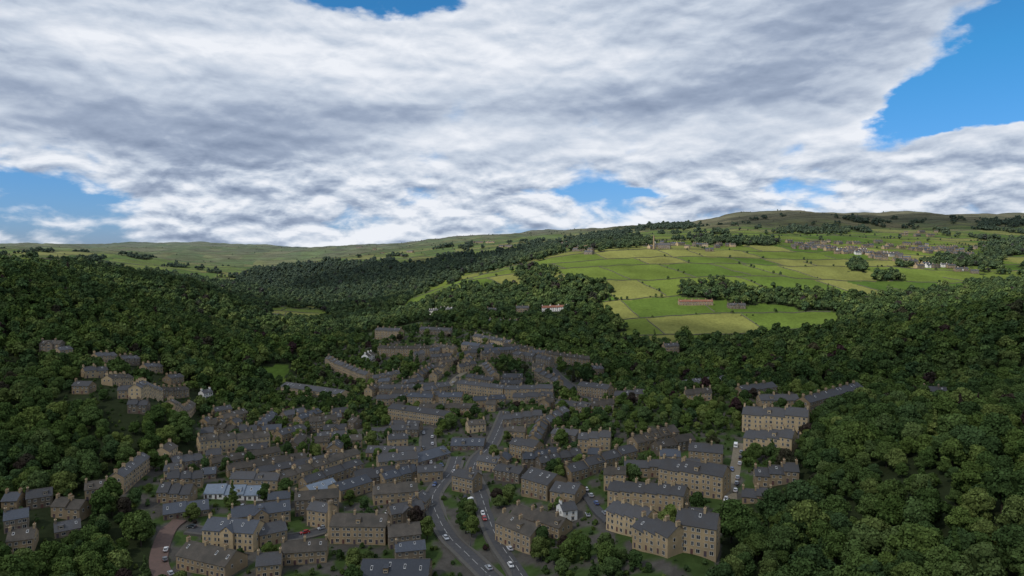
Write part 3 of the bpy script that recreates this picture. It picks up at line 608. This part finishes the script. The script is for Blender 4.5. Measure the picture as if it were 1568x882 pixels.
for y0,y1,sp,sc in ((60,480,7.8,1.08),(480,1500,8.8,1.12),(1500,2750,11.5,1.25)):
    x,y=jgrid(y0,y1,sp); z=hgt(x,y); rg=region(x,y,z); k=(rg==0)&~occd(occf,x,y); px,_=proj(x,y,z); k&=(px>-120)&(px<1690)
    x=x[k];y=y[k]; PX.append(x);PY.append(y); S.append(rng.uniform(.55,1.3,len(x))*sc*(1+.18*fbm(x,y,70,61)))
    i_=rng.integers(0,6,len(x)) if y0<400 else rng.integers(7,10,len(x)); i_[rng.random(len(x))<.02]=6; I.append(i_)
hp=np.array(hedge_pts); PX.append(hp[:,0]);PY.append(hp[:,1]);S.append(rng.uniform(.25,.65,len(hp)));I.append(rng.integers(7,10,len(hp)))
x=np.concatenate(PX);y=np.concatenate(PY);s=np.concatenate(S);idx=np.concatenate(I)
scatter("woodland",x,y,hgt(x,y)-.3,s,rng.uniform(0,6.28,len(x)),idx)
x,y=jgrid(230,900,6.5); z=hgt(x,y); rg=region(x,y,z); px,py=proj(x,y,z)
dens=.15+.5*(fbm(x,y,55,71)>.6)
dens=np.where(((px>860)&(py<660))|((px<560)&(py<645)),.6,dens)
for cx,cy,rx,ry,dn in CLUMPS: dens=np.where(((px-cx)/rx)**2+((py-cy)/ry)**2<1,dn,dens)
k=(rg==2)&~occd(occ,x,y)&(rng.random(len(x))<dens)
x=x[k];y=y[k];z=z[k]; ntt=len(x)
for i in range(len(x)):
    kk=rng.integers(0,6) if y[i]<480 else rng.integers(7,10)
    o=bpy.data.objects.new("broadleaf_tree",TM[kk] if rng.random()<.96 else TM[6]); sc=rng.uniform(.4,.95); o.location=(x[i],y[i],z[i]-.2); o.rotation_euler=(0,0,rng.uniform(0,6.28)); o.scale=(sc,sc,sc*rng.uniform(.9,1.15)); scene.collection.objects.link(o)
x,y=jgrid(200,950,3.8); z=hgt(x,y); rg=region(x,y,z); k=((rg==2)|occd(occf,x,y))&~occd(occ,x,y)&(rng.random(len(x))<.5); x=x[k];y=y[k]
scatter("garden_shrubs",x,y,hgt(x,y)-.5,rng.uniform(.1,.3,len(x)),rng.uniform(0,6.28,len(x)),rng.integers(7,10,len(x)))
# ------------------------------------------------------------ light
el=math.radians(48); azv=math.atan2(-.62,-.50)
Sd=np.array([math.cos(el)*math.sin(azv),math.cos(el)*math.cos(azv),math.sin(el)])
sd=bpy.data.lights.new("sun",'SUN'); sd.energy=4.0; sd.angle=math.radians(.6); sd.color=(1,.94,.85); so=bpy.data.objects.new("sun",sd); scene.collection.objects.link(so)
so.rotation_euler=mathutils.Vector(Sd.tolist()).to_track_quat('Z','Y').to_euler()
m,g=newmat("unseen_shade_cloud"); d1=g.n("ShaderNodeBsdfDiffuse"); d1.inputs[0].default_value=(.9,.9,.92,1)
tp=g.n("ShaderNodeBsdfTransparent"); m2=g.n("ShaderNodeMixShader"); m2.inputs[0].default_value=.56
g.nt.links.new(d1.outputs[0],m2.inputs[1]);g.nt.links.new(tp.outputs[0],m2.inputs[2]);o=g.n("ShaderNodeOutputMaterial");g.nt.links.new(m2.outputs[0],o.inputs[0]); CLM=m
def unseen_shade_cloud(gx,gy,rx,ry,seed):  # cloud out of view, added and positioned to shade the ground at gx, gy
    zc=3000; k=zc/Sd[2]; r=np.random.default_rng(seed); n=72; m_=14; ph=r.uniform(0,6.28,6); am=r.uniform(.03,.09,6)
    def rad(a): return 1+sum(am[i]*math.sin((i+2)*a+ph[i]) for i in range(6))
    V=[(0,0,260)]
    for j in range(1,m_+1):
        t=j/m_
        for i in range(n):
            a=2*math.pi*i/n; q=rad(a)*t; V.append((rx*q*math.cos(a),ry*q*math.sin(a),260*math.sqrt(max(0,1-t*t))+45*math.sin(i*1.7+j*2.1)*(1-t)))
    for i in range(n):
        a=2*math.pi*i/n; V.append((rx*.55*rad(a)*math.cos(a),ry*.55*rad(a)*math.sin(a),-60+25*math.sin(i*.9)))
    V.append((0,0,-70)); Fc=[(0,1+i,1+(i+1)%n) for i in range(n)]
    for j in range(m_):
        for i in range(n): s=1+j*n; Fc.append((s+i,s+n+i,s+n+(i+1)%n,s+(i+1)%n))
    s=1+m_*n
    Fc+=[(s+i,len(V)-1,s+(i+1)%n) for i in range(n)]
    me=bpy.data.meshes.new("unseen_shade_cloud"); me.from_pydata(V,[],Fc); me.materials.append(CLM); me.polygons.foreach_set("use_smooth",np.ones(len(Fc),bool))
    o=bpy.data.objects.new("unseen_shade_cloud",me); o.location=(gx+Sd[0]*k,gy+Sd[1]*k,zc); scene.collection.objects.link(o)
unseen_shade_cloud(0,430,1000,560,1); unseen_shade_cloud(-560,1320,330,220,2); unseen_shade_cloud(1500,2700,600,350,3); unseen_shade_cloud(-300,2150,420,200,4)
# ------------------------------------------------------------ world
wd=bpy.data.worlds.new("World"); scene.world=wd; wd.use_nodes=True; g=G(wd.node_tree)
tc=g.n("ShaderNodeTexCoord"); sx=g.n("ShaderNodeSeparateXYZ"); g.nt.links.new(tc.outputs["Generated"],sx.inputs[0]); X,Y,Zs=sx.outputs
r=g.m('SQRT',g.m('ADD',g.m('MULTIPLY',X,X),g.m('MULTIPLY',Y,Y))); r=g.m('MAXIMUM',r,.02)
E=g.m('DIVIDE',Zs,r); AZ=g.m('ARCTAN2',X,Y)
def warp(scale,det,rough,ka,ke,seed):
    wn=g.n("ShaderNodeTexNoise"); g.set(wn.inputs["Vector"],g.comb(AZ,g.m('MULTIPLY',E,1.9),seed)); wn.inputs["Scale"].default_value=scale; wn.inputs["Detail"].default_value=det; wn.inputs["Roughness"].default_value=rough
    ws=g.n("ShaderNodeSeparateXYZ"); g.nt.links.new(wn.outputs["Color"],ws.inputs[0])
    return g.m('ADD',AZ,g.m('MULTIPLY',g.m('SUBTRACT',ws.outputs[0],.5),ka)), g.m('ADD',E,g.m('MULTIPLY',g.m('SUBTRACT',ws.outputs[1],.5),g.mr(E,0,.15,ke*.2,ke)))
AW,EW=warp(5.5,6,.58,.36,.13,4.4)      # ragged, for cloud outlines
AS,ES=warp(4.0,2,.45,.40,.10,8.1)      # soft, for broad shading of the cloud bases
def densf(dE,det):
    e=g.m('ADD',E,dE) if dE else E
    zz=g.m('ADD',g.m('MAXIMUM',e,0.0),.30)
    Pv=g.comb(g.m('DIVIDE',g.m('DIVIDE',X,r),zz),g.m('DIVIDE',g.m('DIVIDE',Y,r),zz),3.7)
    n1=g.noise(Pv,1.2,det,.50,.1)
    Q=g.comb(AZ,g.m('MULTIPLY',e,1.5),1.3)
    n2=g.noise(Q,5.0,det,.50,.1)
    low=g.mr(e,.05,.2,.75,.6)
    return g.m('ADD',g.m('MULTIPLY',n1,g.m('SUBTRACT',1,low)),g.m('MULTIPLY',n2,low))
def puff(dE): 
    e=g.m('ADD',E,dE) if dE else E
    return g.noise(g.comb(AZ,g.m('MULTIPLY',e,2.5),.6),14.0,5,.54,.2)
def gauss(px,py,sx_,sy_,amp,tilt=0,soft=False):
    a0=math.atan((px-784)/1060); e0=(390-py)/1060*math.cos(a0)
    da=g.m('SUBTRACT',AS if soft else AW,a0); de=g.m('SUBTRACT',ES if soft else EW,e0)
    if tilt: de=g.m('SUBTRACT',de,g.m('MULTIPLY',da,tilt))
    q=g.m('ADD',g.m('POWER',g.m('MULTIPLY',da,1060/sx_),2),g.m('POWER',g.m('MULTIPLY',de,1060/sy_),2))
    return g.m('MULTIPLY',g.m('EXPONENT',g.m('MULTIPLY',q,-1)),amp)
def sg(*a): return gauss(*a,soft=True) if len(a)==6 else gauss(*a,0,True)
def addall(l):
    o=l[0]
    for q in l[1:]: o=g.m('ADD',o,q)
    return o
d0=densf(0,7); l0=densf(0,3); dU=densf(.02,3); p0=puff(0); pU=puff(.009)
w3=g.mr(E,.07,.17,1,.28,True)
bias=addall([gauss(615,2,120,34,-.30),gauss(1500,95,165,44,-.34,.35),gauss(1400,170,100,32,-.28),gauss(60,292,100,16,-.22),gauss(960,291,130,9,-.18),gauss(1420,228,85,26,.26),gauss(1568,160,70,38,-.22),
 gauss(380,190,420,110,.14),gauss(1000,80,420,140,.13),gauss(200,60,350,110,.12),gauss(400,330,500,25,.03)])
D=addall([d0,bias,g.m('MULTIPLY',g.m('MULTIPLY',g.m('SUBTRACT',p0,.48),w3),.5)])
cover=g.mr(D,.38,.51,0,1,True)
edge=g.m('MULTIPLY',g.m('SUBTRACT',l0,dU),1.9)
pe=g.m('MULTIPLY',g.m('MULTIPLY',g.m('SUBTRACT',p0,pU),w3),3.2)
fine=g.m('MULTIPLY',g.m('SUBTRACT',d0,.5),-.75)
thin=g.mr(D,.40,.58,.20,0)
tone=addall([g.m('ADD',.70,edge),pe,fine,thin,sg(400,205,210,48,-.50),sg(1250,60,280,65,-.34,.25),sg(800,165,320,30,-.30),sg(640,90,280,42,.26),sg(300,85,200,36,.24),sg(1400,203,80,18,.35),sg(100,150,140,60,-.14),sg(100,30,200,40,-.10),sg(1050,250,420,18,-.14),sg(780,215,500,14,.08),sg(1060,185,140,22,.22),sg(500,265,500,14,-.12)])
cc_=g.ramp(tone,[(0,(.21,.27,.39)),(.35,(.34,.41,.54)),(.65,(.56,.63,.74)),(1,(.85,.88,.94))])
sky=g.n("ShaderNodeTexSky"); sky.sky_type='NISHITA'; sky.sun_disc=False; sky.sun_elevation=el; sky.sun_rotation=azv; sky.air_density=1; sky.dust_density=.3; sky.ozone_density=2
vs=g.n("ShaderNodeVectorMath",operation='MULTIPLY'); g.nt.links.new(sky.outputs[0],vs.inputs[0]); g.set(vs.inputs[1],g.ramp(g.mr(E,0,.25,0,1),[(0,(.42,.58,.90)),(1,(.27,.86,1.0))]))
vb=g.n("ShaderNodeVectorMath",operation='MULTIPLY'); g.nt.links.new(vs.outputs[0],vb.inputs[0]); vb.inputs[1].default_value=(1.0,1.0,1.22)
vd=g.n("ShaderNodeVectorMath",operation='SCALE'); g.set(vd.inputs[0],cc_); vd.inputs[3].default_value=10.0
fin=g.mix(cover,vb.outputs[0],vd.outputs[0])
fin=g.mix(g.mr(E,-.02,0,1,0),fin,(.5,.6,.5))
bg=g.n("ShaderNodeBackground"); g.set(bg.inputs[0],fin); bg.inputs[1].default_value=.1; o=g.n("ShaderNodeOutputWorld"); g.nt.links.new(bg.outputs[0],o.inputs[0])
print("done",made,ntt,NB,time.time()-T0)
